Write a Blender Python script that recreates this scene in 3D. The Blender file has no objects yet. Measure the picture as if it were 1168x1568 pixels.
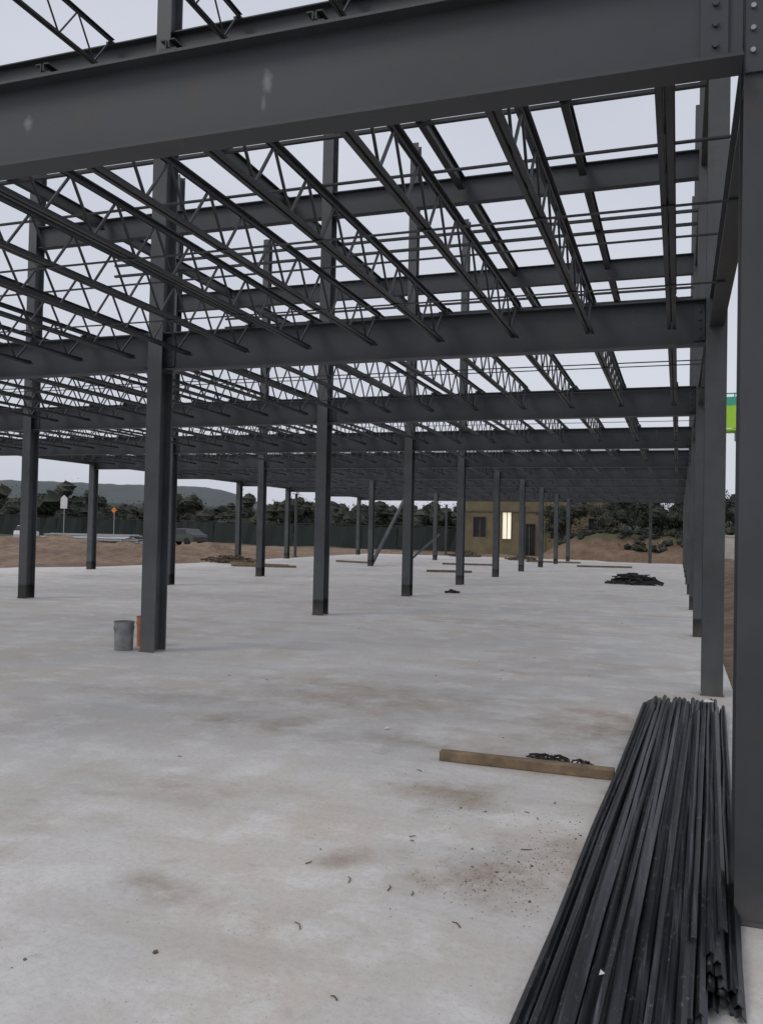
import bpy, math, random
from mathutils import Vector, Matrix, noise
random.seed(7)
S=bpy.context.scene
R=math.radians

# ---------------------------------------------------------------- materials
def newmat(name):
    m=bpy.data.materials.new(name); m.use_nodes=True
    nt=m.node_tree; b=nt.nodes['Principled BSDF']
    return m,nt,b
def N(nt,t,**kw):
    n=nt.nodes.new(t)
    for k,v in kw.items(): setattr(n,k,v)
    return n
def noise_tex(nt,vec,scale,detail=4,rough=.55):
    n=N(nt,'ShaderNodeTexNoise'); n.inputs['Scale'].default_value=scale
    n.inputs['Detail'].default_value=detail; n.inputs['Roughness'].default_value=rough
    nt.links.new(vec,n.inputs['Vector']); return n.outputs['Fac']
def ramp(nt,fac,stops):
    r=N(nt,'ShaderNodeValToRGB'); e=r.color_ramp.elements
    e[0].position=stops[0][0]; e[0].color=(*stops[0][1],1)
    e[1].position=stops[1][0]; e[1].color=(*stops[1][1],1)
    for p,c in stops[2:]:
        x=e.new(p); x.color=(*c,1)
    nt.links.new(fac,r.inputs['Fac']); return r.outputs['Color']
def mapr(nt,v,a,b,c=0,d=1):
    m=N(nt,'ShaderNodeMapRange'); 
    for i,x in zip((1,2,3,4),(a,b,c,d)): m.inputs[i].default_value=x
    nt.links.new(v,m.inputs[0]); return m.outputs[0]
def mix(nt,f,a,b,mode='MIX'):
    m=N(nt,'ShaderNodeMix',data_type='RGBA',blend_type=mode)
    for s,v in ((0,f),(6,a),(7,b)):
        if hasattr(v,'is_linked') or hasattr(v,'links'): nt.links.new(v,m.inputs[s])
        elif s==0: m.inputs[0].default_value=v
        else: m.inputs[s].default_value=(*v,1)
    return m.outputs[2]
def math_n(nt,op,a,b):
    m=N(nt,'ShaderNodeMath',operation=op)
    for i,v in enumerate((a,b)):
        if isinstance(v,(int,float)): m.inputs[i].default_value=v
        else: nt.links.new(v,m.inputs[i])
    return m.outputs[0]
def bump(nt,b,h,strength=.3,dist=.02):
    n=N(nt,'ShaderNodeBump'); n.inputs['Strength'].default_value=strength; n.inputs['Distance'].default_value=dist
    nt.links.new(h,n.inputs['Height']); nt.links.new(n.outputs[0],b.inputs['Normal'])
def pos(nt): return N(nt,'ShaderNodeNewGeometry').outputs['Position']
def blobs(nt,p,lst,wf,soft=(.2,1.25)):
    acc=None
    for C,Rr,s in lst:
        a=N(nt,'ShaderNodeVectorMath',operation='SUBTRACT'); nt.links.new(p,a.inputs[0]); a.inputs[1].default_value=C
        c=N(nt,'ShaderNodeVectorMath',operation='MULTIPLY'); nt.links.new(a.outputs[0],c.inputs[0]); c.inputs[1].default_value=[0 if r==0 else 1/r for r in Rr]
        l=N(nt,'ShaderNodeVectorMath',operation='LENGTH'); nt.links.new(c.outputs[0],l.inputs[0])
        v=mapr(nt,math_n(nt,'ADD',l.outputs['Value'],wf),soft[0],soft[1],s,0)
        acc=v if acc is None else math_n(nt,'MAXIMUM',acc,v)
    return acc

def simple(name,c1,c2,scale=6,rough=.7,metal=0,bs=.2,detail=4):
    m,nt,b=newmat(name); p=pos(nt)
    f=noise_tex(nt,p,scale,detail)
    col=ramp(nt,f,[(.3,c1),(.7,c2)])
    nt.links.new(col,b.inputs['Base Color']); b.inputs['Roughness'].default_value=rough
    b.inputs['Metallic'].default_value=metal
    if bs: bump(nt,b,noise_tex(nt,p,scale*5,3),bs,.01)
    return m

def steel(name,c,scuff=True,foot=False,rough=.5,marks=None):
    m,nt,b=newmat(name); p=pos(nt)
    f=noise_tex(nt,p,1.1,6,.65)
    d=tuple(x*.68 for x in c); l=tuple(x*1.32 for x in c)
    col=ramp(nt,f,[(.3,d),(.7,l)])
    if scuff:
        mp=N(nt,'ShaderNodeMapping'); mp.inputs['Scale'].default_value=(5.5,5.5,1.6); nt.links.new(p,mp.inputs[0])
        s=noise_tex(nt,mp.outputs[0],1.0,6,.72)
        col=mix(nt,mapr(nt,s,.64,.74,0,.42),col,(.18,.18,.19))
        s2=noise_tex(nt,p,3.3,6,.72)
        col=mix(nt,mapr(nt,s2,.56,.70,0,.6),col,(.075,.056,.042))
    if marks:
        w=math_n(nt,'MULTIPLY',math_n(nt,'SUBTRACT',noise_tex(nt,p,34,4),.5),1.6)
        col=mix(nt,blobs(nt,p,marks,w,(.2,1.4)),col,(.24,.24,.25))
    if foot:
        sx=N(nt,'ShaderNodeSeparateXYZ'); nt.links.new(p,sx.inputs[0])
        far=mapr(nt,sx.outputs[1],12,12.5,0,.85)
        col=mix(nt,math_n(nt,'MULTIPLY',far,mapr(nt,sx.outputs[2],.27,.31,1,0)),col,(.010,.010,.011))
        col=mix(nt,math_n(nt,'MULTIPLY',mapr(nt,sx.outputs[2],.02,.25,.5,0),mapr(nt,f,.3,.6)),col,(.20,.17,.14))
    nt.links.new(col,b.inputs['Base Color'])
    nt.links.new(mapr(nt,f,.3,.7,rough-.1,rough+.15),b.inputs['Roughness'])
    if scuff: bump(nt,b,noise_tex(nt,p,45,3),.12,.004)
    return m
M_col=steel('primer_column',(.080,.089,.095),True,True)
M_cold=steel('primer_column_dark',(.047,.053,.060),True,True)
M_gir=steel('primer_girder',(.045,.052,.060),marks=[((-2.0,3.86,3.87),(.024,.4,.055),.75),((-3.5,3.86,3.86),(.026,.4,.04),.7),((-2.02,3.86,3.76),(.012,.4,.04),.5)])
M_joi=steel('primer_joist_shaded',(.026,.029,.033),False)  # primer darkened below the girder tone: underside shade put into the colour

def concrete():
    m,nt,b=newmat('concrete_slab'); p=pos(nt)
    big=noise_tex(nt,p,.25,4,.6)
    col=ramp(nt,big,[(.3,(.49,.50,.51)),(.5,(.62,.605,.585)),(.7,(.67,.67,.67))])
    mid=noise_tex(nt,p,.85,6,.6)
    col=mix(nt,mapr(nt,mid,.42,.64,0,.75),col,(.575,.505,.435))
    mid2=noise_tex(nt,p,2.0,6,.68)
    col=mix(nt,mapr(nt,mid2,.5,.66,0,.70),col,(.75,.745,.735))
    mp=N(nt,'ShaderNodeMapping'); mp.inputs['Scale'].default_value=(.35,1.5,1); mp.inputs['Location'].default_value=(3,8,0); nt.links.new(p,mp.inputs[0])
    st=noise_tex(nt,mp.outputs[0],.9,6,.65)
    col=mix(nt,mapr(nt,st,.52,.68,0,.6),col,(.44,.415,.375))
    dk=noise_tex(nt,p,5.5,6,.72)
    col=mix(nt,mapr(nt,dk,.58,.72,0,.5),col,(.37,.34,.30))
    fine=noise_tex(nt,p,30,5,.75)
    col=mix(nt,mapr(nt,fine,.45,.70,0,.40),col,(.40,.36,.32))
    sp=noise_tex(nt,p,80,2,.5)
    col=mix(nt,mapr(nt,sp,.67,.73,0,.65),col,(.20,.17,.14))
    stains=[(-1.28,5.10,.36,.32,.85),(-.80,3.98,.48,.40,.85),(-.45,4.32,.26,.30,.95),(-1.53,3.93,.15,.13,.9),
            (-2.14,3.30,.30,.14,.85),(-3.23,6.38,.6,.32,.75),(-1.98,6.23,.6,.26,.75),(-2.7,7.8,1.6,.9,.6),
            (-.6,7.3,.65,.8,.85),(-2.85,15.1,1.3,.5,.6),(-1.0,6.2,.7,.35,.6),(-2.9,4.6,.8,.35,.5),(-3.6,3.6,.6,.6,.5),(-4.4,7.0,1.1,.3,.5),(-1.2,10.5,1.1,.8,.35)]
    wf=math_n(nt,'MULTIPLY',math_n(nt,'SUBTRACT',noise_tex(nt,p,3.2,6),.5),3.2)
    acc=blobs(nt,p,[((X,Y,0),(rx,ry,0),s) for X,Y,rx,ry,s in stains],wf,(.0,1.3))
    acc=math_n(nt,'MULTIPLY',acc,mapr(nt,noise_tex(nt,p,9,6,.75),.3,.65,.35,1))
    col=mix(nt,acc,col,(.26,.195,.135))
    nt.links.new(col,b.inputs['Base Color'])
    r=mapr(nt,mid,.3,.7,.55,.85); nt.links.new(r,b.inputs['Roughness'])
    bump(nt,b,noise_tex(nt,p,14,6,.72),.45,.012)
    return m
M_conc=concrete()

def dirt():
    m,nt,b=newmat('dirt_ground'); p=pos(nt)
    f=noise_tex(nt,p,.25,6,.65)
    col=ramp(nt,f,[(.3,(.16,.105,.07)),(.5,(.27,.185,.125)),(.72,(.38,.29,.21))])
    g=noise_tex(nt,p,1.6,6,.72)
    col=mix(nt,mapr(nt,g,.42,.62,0,.7),col,(.13,.085,.058))
    sx=N(nt,'ShaderNodeSeparateXYZ'); nt.links.new(p,sx.inputs[0])
    gr=math_n(nt,'MULTIPLY',mapr(nt,math_n(nt,'ADD',sx.outputs[2],mapr(nt,g,0,1,-.6,.6)),1.1,1.5),.8)
    col=mix(nt,gr,col,(.08,.085,.045))
    ln=N(nt,'ShaderNodeVectorMath',operation='LENGTH'); nt.links.new(p,ln.inputs[0])
    ga=math_n(nt,'ADD',ln.outputs['Value'],mapr(nt,noise_tex(nt,p,.06,4),0,1,-30,30))
    col=mix(nt,mapr(nt,ga,85,105),col,(.07,.08,.045))
    nt.links.new(col,b.inputs['Base Color']); b.inputs['Roughness'].default_value=.95
    bump(nt,b,noise_tex(nt,p,4,6,.78),1,.12)
    return m
M_dirt=dirt()
M_wood=simple('weathered_lumber',(.13,.09,.055),(.27,.20,.12),9,.8)
M_black=simple('black_scrap',(.012,.012,.013),(.04,.035,.03),12,.6)
M_brown=simple('brown_rubble',(.06,.045,.035),(.22,.16,.11),2,.9)
M_leafd=simple('foliage_dark',(.024,.030,.022),(.040,.046,.032),.4,.9,bs=0)
M_leafl=simple('foliage_light',(.042,.048,.034),(.064,.066,.046),.5,.9,bs=0)
M_bark=simple('bark',(.05,.042,.035),(.09,.08,.06),3,.9)
M_hill=simple('hill_scrub_haze',(.080,.095,.098),(.105,.12,.12),.03,.95,bs=0)  # scrub colour with the distance haze mixed in
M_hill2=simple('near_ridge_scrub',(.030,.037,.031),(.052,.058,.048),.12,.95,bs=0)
M_fence=simple('green_windscreen',(.010,.019,.018),(.018,.029,.027),.6,.8)
M_post=simple('fence_post',(.05,.055,.055),(.08,.085,.085),3,.6)
M_galv=simple('galvanised',(.30,.32,.33),(.45,.47,.48),5,.45,.5)
M_tan=simple('tan_masonry',(.12,.105,.065),(.22,.18,.105),.9,.9)
M_trim=simple('tan_trim',(.10,.085,.06),(.15,.13,.09),2,.8)
M_glass=simple('dark_glass',(.01,.012,.015),(.02,.025,.03),2,.15,bs=0)
M_wall=simple('cream_block',(.5,.48,.43),(.6,.58,.52),2,.9)
M_bucket=simple('bucket_metal',(.18,.185,.185),(.32,.33,.325),8,.4)
M_orange=simple('orange_plastic',(.42,.13,.05),(.55,.19,.08),8,.5)
M_lime=simple('lime_paint',(.42,.75,.05),(.5,.85,.08),2,.4,bs=0)
M_teal=simple('teal_paint',(.06,.42,.30),(.08,.5,.36),2,.4,bs=0)
M_rub=simple('rubber',(.015,.015,.015),(.03,.03,.03),5,.9)
M_white=simple('white_paint',(.6,.6,.6),(.75,.75,.75),4,.6)
M_pebble=simple('pebbles',(.07,.055,.04),(.28,.23,.18),30,.9,bs=0)
M_hiviz=simple('orange_sign_face',(.75,.2,.04),(.85,.26,.05),3,.6,bs=0)
mm,nt,b=newmat('lit_window'); b.inputs['Base Color'].default_value=(.8,.75,.6,1)
b.inputs['Emission Color'].default_value=(1,.92,.74,1); b.inputs['Emission Strength'].default_value=.7; M_lit=mm
def barmat():
    m,nt,b=newmat('black_bar_steel'); p=pos(nt)
    mp=N(nt,'ShaderNodeMapping'); mp.inputs['Scale'].default_value=(30,.8,14); nt.links.new(p,mp.inputs[0])
    f=noise_tex(nt,mp.outputs[0],1.5,5,.65)
    col=ramp(nt,f,[(.35,(.010,.011,.013)),(.55,(.022,.025,.029)),(.72,(.11,.12,.135))])
    s=noise_tex(nt,p,22,5,.72); col=mix(nt,mapr(nt,s,.60,.70,0,.7),col,(.26,.245,.225))
    nt.links.new(col,b.inputs['Base Color']); nt.links.new(mapr(nt,f,.3,.7,.34,.58),b.inputs['Roughness'])
    b.inputs['Metallic'].default_value=.15
    bump(nt,b,s,.2,.003); return m
M_bar=barmat()

# ---------------------------------------------------------------- mesh helper
class MB:
    def __init__(s): s.v=[];s.f=[];s.m=[]
    def box(s,x0,x1,y0,y1,z0,z1,mi=0):
        n=len(s.v)
        s.v+=[(x0,y0,z0),(x1,y0,z0),(x1,y1,z0),(x0,y1,z0),(x0,y0,z1),(x1,y0,z1),(x1,y1,z1),(x0,y1,z1)]
        for q in ((0,3,2,1),(4,5,6,7),(0,1,5,4),(1,2,6,5),(2,3,7,6),(3,0,4,7)):
            s.f.append(tuple(n+i for i in q)); s.m.append(mi)
    def rod(s,a,b,w,h=None,mi=0,w2=None,up=(0,0,1)):
        h=h or w; a=Vector(a);b=Vector(b);d=(b-a).normalized(); u=Vector(up)
        if abs(d.dot(u))>.98: u=Vector((1,0,0))
        r=d.cross(u).normalized(); u=r.cross(d)
        k=(w2/w) if w2 else 1
        n=len(s.v)
        for p,q in ((a,1),(b,k)):
            for i,j in ((-1,-1),(1,-1),(1,1),(-1,1)):
                s.v.append(tuple(p+r*(i*w/2*q)+u*(j*h/2*q)))
        for q in ((3,2,1,0),(4,5,6,7),(0,1,5,4),(1,2,6,5),(2,3,7,6),(3,0,4,7)):
            s.f.append(tuple(n+i for i in q)); s.m.append(mi)
    def cyl(s,a,b,r1,r2=None,seg=16,mi=0,cap=True):
        r2=r1 if r2 is None else r2; a=Vector(a);b=Vector(b);d=(b-a).normalized()
        u=Vector((0,0,1)) if abs(d.z)<.9 else Vector((1,0,0)); r=d.cross(u).normalized(); u=r.cross(d)
        n=len(s.v)
        for p,q in ((a,r1),(b,r2)):
            for i in range(seg):
                t=2*math.pi*i/seg; s.v.append(tuple(p+r*math.cos(t)*q+u*math.sin(t)*q))
        for i in range(seg):
            j=(i+1)%seg; s.f.append((n+i,n+j,n+seg+j,n+seg+i)); s.m.append(mi)
        if cap:
            s.f.append(tuple(n+i for i in range(seg))[::-1]); s.m.append(mi)
            s.f.append(tuple(n+seg+i for i in range(seg))); s.m.append(mi)
    def ext(s,prof,a,b,mi=0):
        a=Vector(a);b=Vector(b);d=(b-a).normalized();u=Vector((0,0,1));r=d.cross(u).normalized();u=r.cross(d)
        n=len(s.v);k=len(prof)
        for p in (a,b):
            for i,j in prof: s.v.append(tuple(p+r*i+u*j))
        for i in range(k):
            j=(i+1)%k; s.f.append((n+i,n+j,n+k+j,n+k+i)); s.m.append(mi)
        s.f.append(tuple(n+i for i in range(k))[::-1]); s.m.append(mi)
        s.f.append(tuple(n+k+i for i in range(k))); s.m.append(mi)
    def mesh(s,name,mats):
        me=bpy.data.meshes.new(name); me.from_pydata(s.v,[],s.f)
        for m in mats: me.materials.append(m)
        me.polygons.foreach_set('material_index',s.m); me.update(); return me
    def obj(s,name,mats,parent=None,loc=(0,0,0),rot=(0,0,0),smooth=False):
        me=s.mesh(name,mats); return inst(name,me,parent,loc,rot,smooth)
def inst(name,me,parent=None,loc=(0,0,0),rot=(0,0,0),smooth=False):
    o=bpy.data.objects.new(name,me); S.collection.objects.link(o); o.location=loc; o.rotation_euler=rot
    if parent: o.parent=parent
    if smooth and me:
        me.polygons.foreach_set('use_smooth',[True]*len(me.polygons))
    return o
def empty(name,loc=(0,0,0)):
    return inst(name,None,None,loc)

# ---------------------------------------------------------------- steel frame
XS=[.34,-6.34,-13.18,-19.95]
YJ=lambda j:4.02+5.43*j
GY=lambda j: YJ(j)-.16 if j==0 else YJ(j)
D=5.43; JMAX=9
GB,GT=3.60,4.08      # lower girder bottom/top
UB,UT=7.52,7.98      # upper girder
TOP=11.3
frame=empty('steel_building_frame')
def column_mesh(h,name,fw=.205,d=.27,mat=None):
    m=MB(); t=.018
    m.box(-fw/2,fw/2,-d/2,-d/2+t,.005,h); m.box(-fw/2,fw/2,d/2-t,d/2,.005,h)
    m.box(-.008,.008,-d/2+t,d/2-t,.005,h)
    for z in (GB-.02,GT+.002):
        if z<h: m.box(-fw/2+.006,-.009,-d/2+t,d/2-t,z,z+.014); m.box(.009,fw/2-.006,-d/2+t,d/2-t,z,z+.014)
    m.box(-fw/2-.012,fw/2+.012,-d/2-.012,-d/2-.001,.003,.018)
    return m.mesh(name,[mat or M_col])
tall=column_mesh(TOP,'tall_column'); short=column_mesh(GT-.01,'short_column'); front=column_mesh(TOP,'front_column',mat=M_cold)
for i,X in enumerate(XS):
    for j in range(0,JMAX+1):
        if i==3 and j in(5,): continue
        t=(j<=4 and i<3)
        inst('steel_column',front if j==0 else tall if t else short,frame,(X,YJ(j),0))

def ibeam(m,a,b,depth,fw,t=.016,zc=0):
    a=Vector(a);b=Vector(b); h=depth/2
    m.rod(a+Vector((0,0,-h+t/2)),b+Vector((0,0,-h+t/2)),fw,t)
    m.rod(a+Vector((0,0,h-t/2)),b+Vector((0,0,h-t/2)),fw,t)
    m.rod(a,b,.012,depth-2*t)
for j in range(0,JMAX+1):
    y=GY(j)
    for i in range(3):
        a=XS[i+1]+.012 ; b=XS[i]-.012
        if j==0: b=XS[i]-.112; a=XS[i+1]+.112
        m=MB(); ibeam(m,(a,y,(GB+GT)/2),(b,y,(GB+GT)/2),GT-GB,.17)
        for x,s in ((XS[i]-.11,-1),(XS[i+1]+.11,1)):
            if j==0: x+=s*.06
            m.box(min(x,x+s*.11),max(x,x+s*.11),y-.022,y-.0065,GB+.05,GT-.05)
            for k in range(4):
                z=GB+.09+k*.09
                m.cyl((x+s*.05,y-.022,z),(x+s*.05,y-.036,z),.014,seg=6)
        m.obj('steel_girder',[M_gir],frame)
    if 0<=j<=4:
        for i in range(2):
            m=MB(); ibeam(m,(XS[i+1]+.012,YJ(j),(UB+UT)/2),(XS[i]-.012,YJ(j),(UB+UT)/2),UT-UB,.18)
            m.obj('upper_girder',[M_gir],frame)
for i in range(4):   # end plates on the first column line
    m=MB(); m.box(XS[i]-.100,XS[i]+.100,YJ(0)-.152,YJ(0)-.136,GB-.03,GT+.30)
    m.obj('end_plate',[M_gir],frame)
    m=MB()
    for k in range(7):
        for dx in (-.07,.07): m.cyl((XS[i]+dx,YJ(0)-.152,GB+.06+k*.095),(XS[i]+dx,YJ(0)-.164,GB+.06+k*.095),.011,seg=8)
    m.obj('sky_bolt_holes',[M_galv],frame)  # pale studs stand in for sky showing through the bolt holes
for X,s in ((XS[0],1),(XS[3],-1)):
    for j in range(0,JMAX):
        m=MB(); ibeam(m,(X,YJ(j)+.137,GT-.16),(X,YJ(j+1)-.137,GT-.16),.32,.14)
        m.obj('edge_beam',[M_gir],frame)
for j in range(0,4):
    m=MB(); ibeam(m,(XS[0],YJ(j)+.137,UT-.15),(XS[0],YJ(j+1)-.137,UT-.15),.3,.14)
    m.obj('upper_edge_beam',[M_gir],frame)

def joist_mesh(depth=.40,D=D,GT=GT,n=9):
    m=MB(); zt=GT+.075; zb=zt-depth; w=.034;t=.007
    for x in (-.026,.026):
        s=1 if x>0 else -1
        m.box(x-w/2,x+w/2,-.06,D-.04,zt-t,zt)
        m.box(x-s*w/2-t/2,x-s*w/2+t/2,-.06,D-.04,zt-w-.01,zt-t-.0005)
        m.box(x-w/2,x+w/2,.12,D-.12,zb,zb+t)
        m.box(x-s*w/2-t/2,x-s*w/2+t/2,.12,D-.12,zb+t+.0005,zb+w+.01)
    for y in (0,D): m.box(-.05,.05,y-.055 if y==0 else y-.10,y+.05 if y==0 else y-.045+.02,GT+.003,zt-w-.012)
    L=D-.8; ys=[.4+L*k/n for k in range(n+1)]
    m.rod((0,.03,zt-.03),(0,ys[0],zb+.02),.02); m.rod((0,D-.08,zt-.03),(0,ys[-1],zb+.02),.02)
    for k in range(n):
        mid=(ys[k]+ys[k+1])/2
        m.rod((0,ys[k],zb+.02),(0,mid,zt-.02),.017); m.rod((0,mid,zt-.02),(0,ys[k+1],zb+.02),.017)
    return m.mesh('bar_joist',[M_joi])
jm=joist_mesh(); jm0=joist_mesh(D=D+.16)
JX=[-.09-.82*k for k in range(25)]
JX=[x for x in JX if min(abs(x-c) for c in XS)>.16 and x>XS[3]]
for j in range(0,JMAX):
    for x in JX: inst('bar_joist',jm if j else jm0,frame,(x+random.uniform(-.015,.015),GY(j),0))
for j in range(0,JMAX):
    m=MB()
    for fr in (.33,.67):
        y=YJ(j)+D*fr
        m.rod((XS[0],y,GT+.082),(XS[3],y,GT+.082),.03,.012)
        m.rod((XS[0],y,GT+.075-.405),(XS[3],y,GT+.075-.405),.03,.008)
    m.obj('joist_bridging',[M_joi],frame)
ujm=joist_mesh(.5,D,UT,7)
for j in range(0,4):
    for x in (-1.62,-3.75,-5.3,-7.2,-9.4,-11.4):
        if j>0:
            if x in (-5.3,-9.4): continue
            m=MB(); ibeam(m,(x,YJ(j)+.095,UT-.12),(x,YJ(j+1)-.095,UT-.12),.23,.12)
            m.obj('upper_purlin',[M_joi],frame)
        else: inst('upper_joist',ujm,frame,(x,YJ(j),0))
    m=MB(); y=YJ(j)+D*.5
    for dz in (0.0,-.26):
        m.rod((XS[0],y,UT-.002+dz),(XS[2],y,UT-.002+dz),.07,.05)
    m.obj('upper_bridging',[M_joi],frame)
m=MB()
m.rod((XS[2]+.03,YJ(6)+.16,.15),(XS[2]+.03,YJ(7)-.16,GB-.05),.13)
m.rod((XS[2]+.15,YJ(7)+.1,.12),(XS[2]+1.7,YJ(7)+.1,1.5),.10)
m.obj('diagonal_brace',[M_col],frame)
pm=MB(); pm.box(-.09,.09,-.09,.09,-.1,4.0); pm.box(-.16,.16,-.16,.16,-.08,-.05); pm.box(-.14,.14,-.14,.14,4.0,4.02)
pm.obj('steel_post',[M_post],None,(-1.6,53.7,0))
for x,y,h in ((-20.6,44.5,3.6),(-23.5,49.5,3.8),(-10.2,60,3.5),(-16,60.5,3.6)):
    pm=MB(); pm.cyl((0,0,-.1),(0,0,h),.085,.08,seg=12); pm.box(-.15,.15,-.15,.15,h,h+.02); pm.cyl((0,0,-.05),(0,0,.06),.2,.16,seg=12)
    pm.obj('pipe_post',[M_post],None,(x,y,0))

# ---------------------------------------------------------------- slab
poly=[(.56,-6),(.56,54.2),(-4,54.2),(-5,56.5),(-20.4,57),(-20.3,33.5),(-20.9,27.5),(-22.6,25),(-23,-6)]
me=bpy.data.meshes.new('concrete_slab'); n=len(poly)
v=[(x,y,0) for x,y in poly]+[(x,y,-.3) for x,y in poly]
f=[tuple(range(n))]+[(i,n+i,n+(i+1)%n,(i+1)%n) for i in range(n)]
me.from_pydata(v,[],f); me.materials.append(M_conc); me.update()
slab=inst('concrete_slab',me)

# ---------------------------------------------------------------- terrain
def ss(a,b,x):
    t=max(0,min(1,(x-a)/(b-a))); return t*t*(3-2*t)
def H(x,y):
    h=-.09
    inside=(-23.2<x<.56 and -6<y<57)
    if inside and (x>-20.1 or y<25): return -.12
    nz=noise.noise(Vector((x*.35,y*.35,0)))*.5+noise.noise(Vector((x*1.3,y*1.3,3)))*.25+noise.noise(Vector((x*.9,y*.9,9)))*.2
    if x>.5:
        h+=ss(.62,2.4,x)*(.42+.5*nz)*ss(4,9,y)
    h+=1.75*ss(55,61,y+nz*3.0)*ss(-10,-6,x)*(1+.2*nz)
    for cx,cy,r,a in ((-29,41,5,.7),(-34,38,4,.5),(-25.5,44,4.2,.55),(-44,52,8,.9),(-24,37,2.4,.45),(-27,33,2.4,.3),(-38,46,5,.6)):
        d=((x-cx)**2+((y-cy)*1.2)**2)**.5
        h+=a*max(0,1-d/r)**1.2*(1+1.1*nz)
    if x<-20.3 or y>57: h+=.28*nz*ss(0,3,max(-20.3-x,y-57))
    h+=ss(70,140,math.hypot(x,y))*.9*(1 if y>0 else 0)
    return h
def axis(lo,hi,dense0,dense1,step):
    a=[];x=dense0
    while x<=dense1: a.append(x); x+=step
    g=step
    while x<hi: g*=1.13; x+=g; a.append(x)
    x=dense0; g=step; b=[]
    while x>lo: g*=1.13; x-=g; b.append(x)
    return b[::-1]+a
xs=axis(-2500,2500,-50,12,.4); ys=axis(-300,2500,2,66,.4)
v=[(x,y,H(x,y)) for y in ys for x in xs]; nx=len(xs)
f=[(j*nx+i,j*nx+i+1,(j+1)*nx+i+1,(j+1)*nx+i) for j in range(len(ys)-1) for i in range(nx-1)]
me=bpy.data.meshes.new('ground'); me.from_pydata(v,[],f); me.materials.append(M_dirt); me.update()
inst('ground',me,smooth=True)

def ridge(name,mat,d0,dstep,hf,a0=-75,a1=40,cols=420,rows=7):
    vv=[];ff=[]
    for r in range(rows):
        for c in range(cols):
            deg=a0+(a1-a0)*c/(cols-1); ang=R(deg); rad=d0+r*dstep
            hh=hf(deg,r); vv.append((math.sin(ang)*rad,math.cos(ang)*rad,-2+(hh+2)*math.sin(math.pi*min(1,r/4)/2)))
    for r in range(rows-1):
        for c in range(cols-1): ff.append((r*cols+c,r*cols+c+1,(r+1)*cols+c+1,(r+1)*cols+c))
    me=bpy.data.meshes.new(name); me.from_pydata(vv,[],ff); me.materials.append(mat); me.update(); inst(name,me,smooth=True)
def h1(deg,r):
    h=11+14.5*ss(-24,-31,deg)
    return h+2.2*noise.noise(Vector((deg*.16,0,0)))+.5*noise.noise(Vector((deg*1.7,r,0)))
def h2(deg,r):
    h=3.8+2.6*ss(-20,-32,deg)
    return h+1.0*noise.noise(Vector((deg*.3,7,0)))+.8*noise.noise(Vector((deg*2.3,r,0)))+.5*noise.noise(Vector((deg*7,r,5)))
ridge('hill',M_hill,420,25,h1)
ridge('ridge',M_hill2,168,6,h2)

# ---------------------------------------------------------------- trees
def core(m,c,r,mi):
    """small irregular inner leaf mass so that a clump is opaque in the middle"""
    n=len(m.v); L=5;K=8
    for a in range(L+1):
        th=math.pi*a/L
        for k in range(K):
            ph=2*math.pi*k/K+a*.4; q=r*random.uniform(.6,1.15)
            m.v.append((c.x+q*math.sin(th)*math.cos(ph),c.y+q*math.sin(th)*math.sin(ph),c.z+q*.8*math.cos(th)))
    for a in range(L):
        for k in range(K):
            k2=(k+1)%K; m.f.append((n+a*K+k,n+a*K+k2,n+(a+1)*K+k2,n+(a+1)*K+k)); m.m.append(mi)
def tree(m,x,y,h,w,q=260,bare=False,ls=1):
    z0=H(x,y); base=Vector((x,y,z0-.1))
    top=Vector((x+random.uniform(-.3,.3),y,z0+h*.55))
    m.cyl(base,top,.035*h*.6,.012*h,seg=6,mi=0,cap=False)
    cl=[]
    for k in range(random.randint(8,12)):
        a=random.uniform(0,6.28); rr=random.uniform(.15,1)*w/2
        c=Vector((x+math.cos(a)*rr,y+math.sin(a)*rr,z0+h*random.uniform(.25,.90)*(1-.25*(rr/(w/2))**2)))
        st=base.lerp(top,random.uniform(.4,1)); m.rod(st,c,.014*h,mi=0,w2=.004*h)
        cl.append(c)
        for _ in range(4):
            e=c+Vector((random.gauss(0,.5),random.gauss(0,.5),random.uniform(.1,.9)))*w*.18
            m.rod(c,e,.03,mi=0,w2=.012)
    per=(q//len(cl))//(3 if bare else 1)
    for c in cl:
        mi=1 if random.random()<.6 else 2; r=w*random.uniform(.09,.15)
        if not bare: core(m,c,r*1.25,mi)
        for _ in range(per):
            d=Vector((random.gauss(0,1),random.gauss(0,1),random.gauss(0,.75)))
            if d.length>1.9: d*=1.9/d.length
            p=c+d*r
            if p.z<z0+.2: continue
            s=random.uniform(.05,.12)*(.6+w*.07)*ls
            a=Vector((random.gauss(0,1),random.gauss(0,1),random.gauss(0,1))).normalized()*s
            b=a.cross(Vector((random.gauss(0,1),random.gauss(0,1),random.gauss(0,1))).normalized())
            n=len(m.v); m.v+=[tuple(p-a),tuple(p+b),tuple(p+a),tuple(p-b)]
            m.f.append((n,n+1,n+2,n+3)); m.m.append(mi if random.random()<.8 else 3-mi)
m=MB()
def ray(deg,d): return math.sin(R(deg))*d, math.cos(R(deg))*d
for k in range(90):
    x,y=ray(random.uniform(-50,-26),random.uniform(112,165)); tree(m,x,y,random.uniform(3.4,6.4),random.uniform(5,9),360,random.random()<.08)
for k in range(85):
    x,y=ray(random.uniform(-27,-2),random.uniform(86,118)); tree(m,x,y,random.uniform(3.6,5.4),random.uniform(4,7),360,random.random()<.12)
for k in range(22):
    x,y=ray(random.uniform(-1,16),random.uniform(80,120)); tree(m,x,y,random.uniform(3.2,4.8),random.uniform(4,6),340)
m.obj('tree_line',[M_bark,M_leafd,M_leafl])
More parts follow.
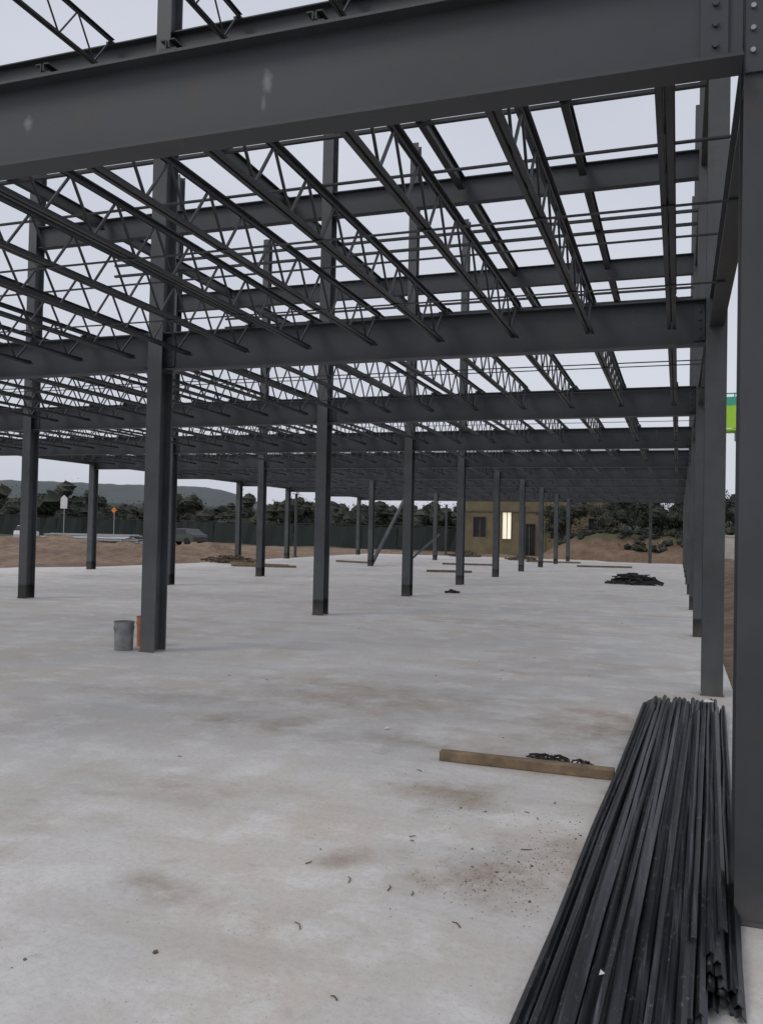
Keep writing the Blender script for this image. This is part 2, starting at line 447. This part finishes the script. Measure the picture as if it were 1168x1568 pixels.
for (x,y,h,w) in ((-5.2,62.5,3.6,3.8),(-2.6,63.5,3.3,4.2),(-.4,62.8,3.6,4.0),(1.9,66,3.2,3.6),(-7.5,64,3.8,4)):
    m=MB(); tree(m,x,y,h,w,3600,ls=.75); m.obj('oak_tree',[M_bark,M_leafd,M_leafl])
m=MB()
for k in range(420):
    x=random.uniform(-8,6); y=random.uniform(58.5,66); z=H(x,y); br=random.uniform(.12,.34)
    mi=0 if random.random()<.55 else 1
    core(m,Vector((x,y,z+br*.5)),br,mi)
    for _ in range(14):
        p=Vector((x+random.gauss(0,br),y+random.gauss(0,br),z+br*.6+abs(random.gauss(0,br*.7))))
        s=random.uniform(.03,.08)
        a=Vector((random.gauss(0,1),random.gauss(0,1),random.gauss(0,1))).normalized()*s
        b=a.cross(Vector((random.gauss(0,1),random.gauss(0,1),1)).normalized())
        n=len(m.v); m.v+=[tuple(p-a),tuple(p+b),tuple(p+a),tuple(p-b)]; m.f.append((n,n+1,n+2,n+3)); m.m.append(mi)
m.obj('brush',[M_leafd,M_leafl])

# ---------------------------------------------------------------- construction fence
m=MB(); pts=[(-100,62),(-72,74),(-50,76),(-34,73),(-20,71.5),(-6,70)]
for a,b in zip(pts,pts[1:]):
    L=math.dist(a,b); n=int(L/3)
    for k in range(n+1):
        t=k/n; x=a[0]+(b[0]-a[0])*t; y=a[1]+(b[1]-a[1])*t; z=H(x,y)
        m.cyl((x,y,z-.1),(x,y,z+2.2),.03,seg=6,mi=1)
        if k<n:
            x2=a[0]+(b[0]-a[0])*(k+1)/n; y2=a[1]+(b[1]-a[1])*(k+1)/n; z2=H(x2,y2)
            sub=5; g=len(m.v)
            for q in range(sub+1):
                u=q/sub; dz=-.12*math.sin(math.pi*u)+random.uniform(-.05,.05); yy=y+(y2-y)*u-.06+random.uniform(-.06,.06)
                m.v+=[(x+(x2-x)*u,yy,z+(z2-z)*u+.06),(x+(x2-x)*u,yy+random.uniform(-.15,.15),z+(z2-z)*u+2.15+dz)]
            for q in range(sub): m.f.append((g+2*q,g+2*q+2,g+2*q+3,g+2*q+1)); m.m.append(0)
            m.rod((x,y,z+2.18),(x2,y2,z2+2.18),.03,mi=1)
m.obj('construction_fence',[M_fence,M_post])

# ---------------------------------------------------------------- tan building
B=empty('masonry_building',(-11.8,68,H(-11.8,68)))
w=MB(); W=5.0; WR=7.6; Ht=4.6; Dp=6
def wall_open(m,x0,x1,z0,z1,ops,yf,th):
    xsn=sorted({x0,x1,*[o[0] for o in ops],*[o[1] for o in ops]})
    for a,b in zip(xsn,xsn[1:]):
        cuts=sorted([(o[2],o[3]) for o in ops if o[0]<=a and o[1]>=b]); z=z0
        for c,d in cuts:
            if c>z: m.box(a,b,yf,yf+th,z,c)
            z=d
        if z<z1: m.box(a,b,yf,yf+th,z,z1)
ops=[(-1.55,-.85,1.3,3.4),(.1,1.1,0,2.5),(2.3,3.5,1.4,3.0),(-3.9,-2.9,1.4,3.0),(5.2,6.4,1.4,3.0)]
wall_open(w,-W,WR,-.3,Ht,ops,0,.3)
w.box(-W,-W+.3,.301,Dp,-.3,Ht); w.box(WR-.3,WR,.301,Dp,-.3,Ht); w.box(-W+.301,WR-.301,Dp-.3,Dp,-.3,Ht)
for x in (-5.0,-2.2,1.7,4.3,7.4): w.box(x,x+.2,-.06,-.002,-.3,Ht-.05)
w.obj('walls',[M_tan],B)
w=MB(); w.box(-W-.15,WR+.15,-.15,Dp+.15,Ht+.001,Ht+.16); w.box(-W-.05,WR+.05,-.075,-.062,3.45,3.6); w.obj('parapet_roof',[M_trim],B)
w=MB()
for a,b,c,d in ops[1:]: w.box(a,b,.15,.18,c,d)
w.obj('window_glass',[M_glass],B)
w=MB(); w.box(-1.55,-.85,.15,.18,1.3,3.4); w.obj('lit_window',[M_lit],B)
w=MB()
for a,b,c,d in ops:
    w.box(a-.08,a-.001,-.03,.1,c,d); w.box(b+.001,b+.08,-.03,.1,c,d); w.box(a-.08,b+.08,-.035,.1,d+.001,d+.1)
    w.box((a+b)/2-.025,(a+b)/2+.025,.10,.149,c,d)
w.obj('frames',[M_trim],B)

m=MB()
for c in range(4):
    x=1.7-(.2 if c%2 else 0)
    while x<22:
        m.box(max(1.7,x),x+.395,52,52.2,-.1+c*.45,-.1+c*.45+.442); x+=.4
m.box(1.65,22.1,51.95,52.25,1.702,1.78)
m.obj('block_wall',[M_wall])

# ---------------------------------------------------------------- bar stack
m=MB()
def angp(a,t=.004): return [(-a,-a),(0,0),(a,-a),(a-t*1.4,-a),(0,-t*1.5),(-a+t*1.4,-a)]
def tub(a): return [(-a,-a*1.6),(-a,-.003),(-a+.003,0),(a-.003,0),(a,-.003),(a,-a*1.6)]
NC=22
for c in range(NC):
    u=c/(NC-1); lay=5 if 1<c<NC-2 else 3
    hump=random.uniform(-.008,.012)
    for l in range(lay):
        xa=-.465+.67*u+random.uniform(-.006,.006); xb=-.265+.67*u+random.uniform(-.008,.008)
        ya=2.1+random.uniform(-.2,.2)
        if c>=18: ya=3.14+random.uniform(-.06,.08)+(.10 if l==4 else 0)
        elif c>=16: ya=2.85+random.uniform(-.08,.10)
        yb=8.40+random.uniform(-.14,.10)
        z=.032+l*.021+hump+random.uniform(-.002,.002)
        pr=angp(random.uniform(.015,.021)) if (c*7+l*3)%4 else tub(.012)
        ph=random.uniform(-.3,.3); pr=[(x*math.cos(ph)-z_*math.sin(ph),x*math.sin(ph)+z_*math.cos(ph)) for x,z_ in pr]
        tt=lambda Y:(Y-2.5)/(8.4-2.5)
        x1=xa+(xb-xa)*tt(ya); x2=xa+(xb-xa)*tt(yb)
        if c>=16: x1-=.012
        pts=[]
        for k in range(6):
            q=k/5; pts.append((x1+(x2-x1)*q+random.uniform(-.009,.009),ya+(yb-ya)*q,z+random.uniform(-.002,.005)))
        for p,q in zip(pts,pts[1:]): m.ext(pr,p,q)
for k in range(8):
    x=-.41+.08*k+random.uniform(-.03,.03)
    y0=2.2+(1.1 if x>.05 else 0)+random.uniform(0,.2); dx=.035*(8.1-y0)
    m.ext(angp(.017) if k%2 else tub(.010),(x,y0,.146),(x+dx+random.uniform(-.05,.04),8.2+random.uniform(-.9,.15),.146))
m.obj('steel_bar_stack',[M_bar])

# ---------------------------------------------------------------- lumber
def plank(name,a,b,w,h,mat=M_wood):
    m=MB(); a=Vector(a);b=Vector(b)
    bv=.004; pr=[(-w/2+bv,-h/2),(w/2-bv,-h/2),(w/2,-h/2+bv),(w/2,h/2-bv),(w/2-bv,h/2),(-w/2+bv,h/2),(-w/2,h/2-bv),(-w/2,-h/2+bv)]
    m.ext(pr,a,b); return m.obj(name,[mat])
plank('lumber_plank',(-1.56,5.88,.034),(-.38,5.87,.034),.09,.064)
for a,b in (((-17.5,31.6,.05),(-14.9,32.3,.05)),((-18.6,33.4,.06),(-15.6,33.0,.05)),((-9.5,33.0,.05),(-7.8,33.6,.05)),
            ((-11.0,41.0,.05),(-8.4,41.8,.05)),((-4.8,44,.05),(-2.2,44.8,.05)),((-16.2,40,.05),(-14.1,39.2,.05)),((-8.2,49,.05),(-5.2,49.4,.05))):
    plank('lumber_plank',a,b,.18,.08)

# ---------------------------------------------------------------- scrap piles
def scrap(name,cx,cy,rx,ry,h,n,L,th,mat=M_black):
    m=MB()
    for k in range(n):
        a=random.uniform(0,6.28); r=random.random()**.6
        x=math.cos(a)*rx*r; y=math.sin(a)*ry*r; z=h*(1-r)*random.uniform(.2,1)+th/2
        p=Vector((x,y,z)); l=L*random.uniform(.4,1)/2; t=random.uniform(0,3.14); e=random.uniform(-.25,.25)*min(1,h*4)
        d=Vector((math.cos(t),math.sin(t)*.7,e))
        q=p+d*l; q.z=max(q.z,th/2); s=p-d*l; s.z=max(s.z,th/2); mid=p+Vector((random.gauss(0,1),random.gauss(0,1),abs(random.gauss(0,.5))))*L*.1
        m.rod(s,mid,th*random.uniform(.5,1.3)); m.rod(mid,q,th*random.uniform(.5,1.3))
    return m.obj(name,[mat],None,(cx,cy,0))
scrap('scrap_pile',-1.35,30,.7,.8,.46,120,.8,.055)
scrap('cable_scraps',-.86,6.18,.20,.07,.04,26,.16,.010)
scrap('cable_scraps',-.62,6.12,.10,.06,.03,12,.12,.012)
scrap('cable_scraps',-5.6,22,.13,.1,.10,14,.22,.04)
scrap('rubble_pile',-13.5,56,1.0,.8,.5,70,.7,.10,M_brown)
scrap('rubble_pile',-19.4,35,1.2,1.2,.3,70,1.0,.08,M_brown)
scrap('rubble_pile',-9,52,.8,.8,.3,50,.7,.08,M_brown)

m=MB()
for k in range(34):
    if k<20: x,y=random.gauss(-.95,.5),random.gauss(4.6,1.2)
    else: x,y=random.uniform(-5,-.5),random.uniform(2.6,18)
    if x>-.5 : x=-.55-random.random()*.5
    t=random.uniform(0,3.14); l=random.uniform(.010,.045); p=Vector((x,y,.004))
    q=p+Vector((math.cos(t)*l,math.sin(t)*l,.002)); r=q+Vector((math.cos(t+.7)*l*.6,math.sin(t+.7)*l*.6,-.002))
    m.rod(p,q,.004); m.rod(q,r,.003)
m.obj('twigs',[M_brown])
m=MB()
def peb(x,y,s):
    n=len(m.v); k=5; a0=random.random()*6
    for i in range(k):
        a=a0+i*6.283/k; rr=s*random.uniform(.7,1.2); m.v.append((x+math.cos(a)*rr,y+math.sin(a)*rr,.001))
    for i in range(k):
        a=a0+i*6.283/k; rr=s*random.uniform(.4,.7); m.v.append((x+math.cos(a)*rr,y+math.sin(a)*rr,s*random.uniform(.5,.9)))
    for i in range(k): j=(i+1)%k; m.f.append((n+i,n+j,n+k+j,n+k+i)); m.m.append(0)
    m.f.append(tuple(n+k+i for i in range(k))); m.m.append(0)
for c,sg,nn in (((-.80,3.98),(.20,.20),380),((-.6,4.35),(.13,.3),260),((-1.28,5.1),(.22,.25),150),((-.7,4.9),(.3,.6),160),((-2,4.5),(1.6,1.8),110),((-3,9),(2.5,5),100)):
    for k in range(nn):
        x=random.gauss(c[0],sg[0]); y=random.gauss(c[1],sg[1])
        if x>-.47: continue
        peb(x,y,random.uniform(.0012,.0042) if random.random()<.985 else random.uniform(.006,.010))
peb(-1.83,2.80,.014)
m.obj('pebbles',[M_pebble])
m=MB()
for x,y,s,z in ((.27,8.15,.045,.152),(-2.2,6.6,.025,.004),(-.22,2.95,.009,.152)):
    n=len(m.v); m.v+=[(x-s,y-s,z),(x+s,y-s*.7,z+.006),(x+s*.8,y+s,z+.002),(x-s*.6,y+s*.8,z+.012)]; m.f.append((n,n+1,n+2,n+3)); m.m.append(0)
m.obj('paper_scraps',[M_white])

# ---------------------------------------------------------------- buckets
def bucket(x,y,mat,s=1):
    m=MB(); h=.40*s
    m.cyl((0,0,.002),(0,0,h),.128*s,.138*s,24,0,False); m.cyl((0,0,.012),(0,0,h),.123*s,.133*s,24,0,False)
    m.cyl((0,0,.003),(0,0,.012),.124*s,seg=24)
    seg=24
    for z,r0 in ((h-.01,.138),(h-.09,.138)):
        for i in range(seg):
            t0=6.283*i/seg;t1=6.283*(i+1)/seg
            m.rod((math.cos(t0)*r0*s,math.sin(t0)*r0*s,z),(math.cos(t1)*r0*s,math.sin(t1)*r0*s,z),.008,.012)
    for i in range(10):
        t0=math.pi*i/10;t1=math.pi*(i+1)/10
        m.rod((math.cos(t0)*.145*s,-.02-math.sin(t0)*.12*s,h-.06-math.sin(t0)*.09),(math.cos(t1)*.145*s,-.02-math.sin(t1)*.12*s,h-.06-math.sin(t1)*.09),.005)
    m.obj('bucket',[mat],None,(x,y,0),(0,0,.6),smooth=False)
bucket(-6.72,9.36,M_bucket,.92); bucket(-6.69,9.82,M_orange,.98)

# ---------------------------------------------------------------- boom lift
L=empty('boom_lift',(3.3,31,H(3.3,31)))
m=MB(); m.box(-1.1,1.1,-1.5,1.5,.55,.95); m.box(-.85,.85,-1.3,1.4,1.0,1.85); m.box(-.8,-.2,1.0,1.7,1.86,2.1); m.obj('chassis',[M_lime],L)
m=MB()
for x in (-1.25,1.25):
    for y in (-1.0,1.0): m.cyl((x-.18,y,.5),(x+.18,y,.5),.5,seg=24)
m.obj('wheels',[M_rub],L)
m=MB(); m.rod((.2,.9,1.9),(.5,-.6,3.5),.22); m.rod((.5,-.6,3.5),(-1.0,0,4.6),.2); m.rod((-1.0,0,4.6),(-1.5,0,4.75),.16); m.rod((-1.5,.0,4.6),(-1.5,0,5.05),.14); m.obj('boom',[M_galv],L)
m=MB(); m.box(-2.45,-.75,-.45,.45,4.92,4.98)
m.box(-2.45,-.75,-.47,-.44,5.0,5.75); m.obj('basket_panel',[M_lime],L)
m=MB(); m.box(-2.45,-.75,-.475,-.445,5.752,6.0)
for x in (-2.43,-1.6,-.77):
    for y in (-.43,.43): m.rod((x,y,4.98),(x,y,6.15),.04)
for y in (-.43,.43):
    for z in (5.6,6.15): m.rod((-2.45,y,z),(-.75,y,z),.04)
for x in (-2.45,-.75):
    for z in (5.6,6.15): m.rod((x,-.43,z),(x,.43,z),.04)
m.obj('basket_rails',[M_teal],L)

# ---------------------------------------------------------------- left background items
def sign(name,x,y,hh,w,mat,shape):
    m=MB(); z=H(x,y); m.cyl((x,y,z-.1),(x,y,z+hh),.04,seg=8,mi=1)
    n=len(m.v); c=z+hh
    if shape=='d': P=[(0,-w),(w,0),(0,w),(-w,0)]
    else: P=[(-w*.6,-w),(w*.6,-w),(w*.6,w*.5),(0,w),(-w*.6,w*.5)]
    for d in (-.08,-.05):
        m.v+=[(x+p,y+d,c+q) for p,q in P]
    k=len(P); m.f.append(tuple(n+i for i in range(k))); m.m.append(0); m.f.append(tuple(n+k+i for i in range(k))[::-1]); m.m.append(0)
    for i in range(k): j=(i+1)%k; m.f.append((n+i,n+k+i,n+k+j,n+j)); m.m.append(0)
    m.obj(name,[mat,M_galv])
sign('site_sign',-56,68,3.6,.65,M_white,'h')
sign('warning_sign',-51,69,3.0,.30,M_hiviz,'d')
m=MB()
for k in range(18):
    x=-48+random.uniform(-.8,.8); y=62+random.uniform(-1.2,1.2); z=H(x,y)+.15+.18*(k%4)
    m.cyl((x-4.5,y,z),(x+4.5,y+random.uniform(-.4,.4),z+random.uniform(-.05,.1)),.10,seg=10,mi=k%2)
m.obj('pipe_stack',[M_galv,M_bucket],smooth=False)
def car(cx,cy,rz,paint):
    C=empty('parked_car',(cx,cy,H(cx,cy)+.05)); C.rotation_euler=(0,0,R(rz))
    side=[(-2.2,.35),(-2.25,.75),(-2.1,.98),(-1.75,1.05),(-1.2,1.45),(.35,1.48),(1.0,1.02),(2.0,.90),(2.2,.7),(2.2,.35)]
    m=MB(); n=len(side)
    for s in (-1,1):
        for y,z in side: m.v.append((s*(.86-.16*max(0,z-.95)/.5),y,z))
    m.f.append(tuple(range(n))); m.f.append(tuple(range(n,2*n))[::-1]); m.m+=[0,0]
    for i in range(n): j=(i+1)%n; m.f.append((i,n+i,n+j,j)); m.m.append(1 if i in(3,5) else 0)
    for s in (-1,1):
        q=len(m.v); m.v+=[(s*.845,-1.35,1.03),(s*.845,.75,1.03),(s*.735,.3,1.40),(s*.735,-1.1,1.40)]; m.f.append((q,q+1,q+2,q+3)); m.m.append(1)
        for y in (-1.4,1.35): m.cyl((s*.70,y,.33),(s*.90,y,.33),.33,seg=18,mi=2)
    m.obj('body',[paint,M_glass,M_rub],C)
car(-51.5,58,38,M_white)
car(-41.5,66,75,M_post)

# ---------------------------------------------------------------- world and sun
w=bpy.data.worlds.new('World'); S.world=w; w.use_nodes=True; nt=w.node_tree
bg=nt.nodes['Background']; bg.inputs['Strength'].default_value=.1
sky=N(nt,'ShaderNodeTexSky',sky_type='NISHITA'); sky.sun_disc=False; sky.sun_elevation=R(48); sky.sun_rotation=R(225)
sky.air_density=1.5; sky.dust_density=4
tc=N(nt,'ShaderNodeTexCoord')
mp=N(nt,'ShaderNodeMapping'); mp.inputs['Scale'].default_value=(1,1,3); nt.links.new(tc.outputs['Generated'],mp.inputs[0])
cf=noise_tex(nt,mp.outputs[0],1.6,4,.5)
cl=ramp(nt,cf,[(.3,(.575,.605,.695)),(.7,(.70,.72,.80))])
sc=N(nt,'ShaderNodeVectorMath',operation='SCALE'); sc.inputs['Scale'].default_value=10; nt.links.new(cl,sc.inputs[0])
col=mix(nt,.90,sky.outputs[0],sc.outputs[0]); nt.links.new(col,bg.inputs['Color'])
sl=bpy.data.lights.new('sun','SUN'); sl.energy=.8; sl.angle=R(20); sl.color=(1,.94,.86)
so=bpy.data.objects.new('sun',sl); S.collection.objects.link(so); so.rotation_euler=(R(42),0,R(-45))

# ---------------------------------------------------------------- camera
cd=bpy.data.cameras.new('camera'); co=bpy.data.objects.new('camera',cd); S.collection.objects.link(co)
cd.sensor_fit='VERTICAL'; cd.sensor_height=36; cd.lens=36*1310/1568; cd.clip_end=6000; cd.clip_start=.05
co.matrix_world=Matrix.Translation((0,0,1.6))@Matrix.Rotation(R(19.15),4,'Z')@Matrix.Rotation(R(91.27),4,'X')@Matrix.Rotation(R(1.23),4,'Z')
S.camera=co
S.view_settings.view_transform='Standard'; S.view_settings.look='None'; S.view_settings.exposure=0
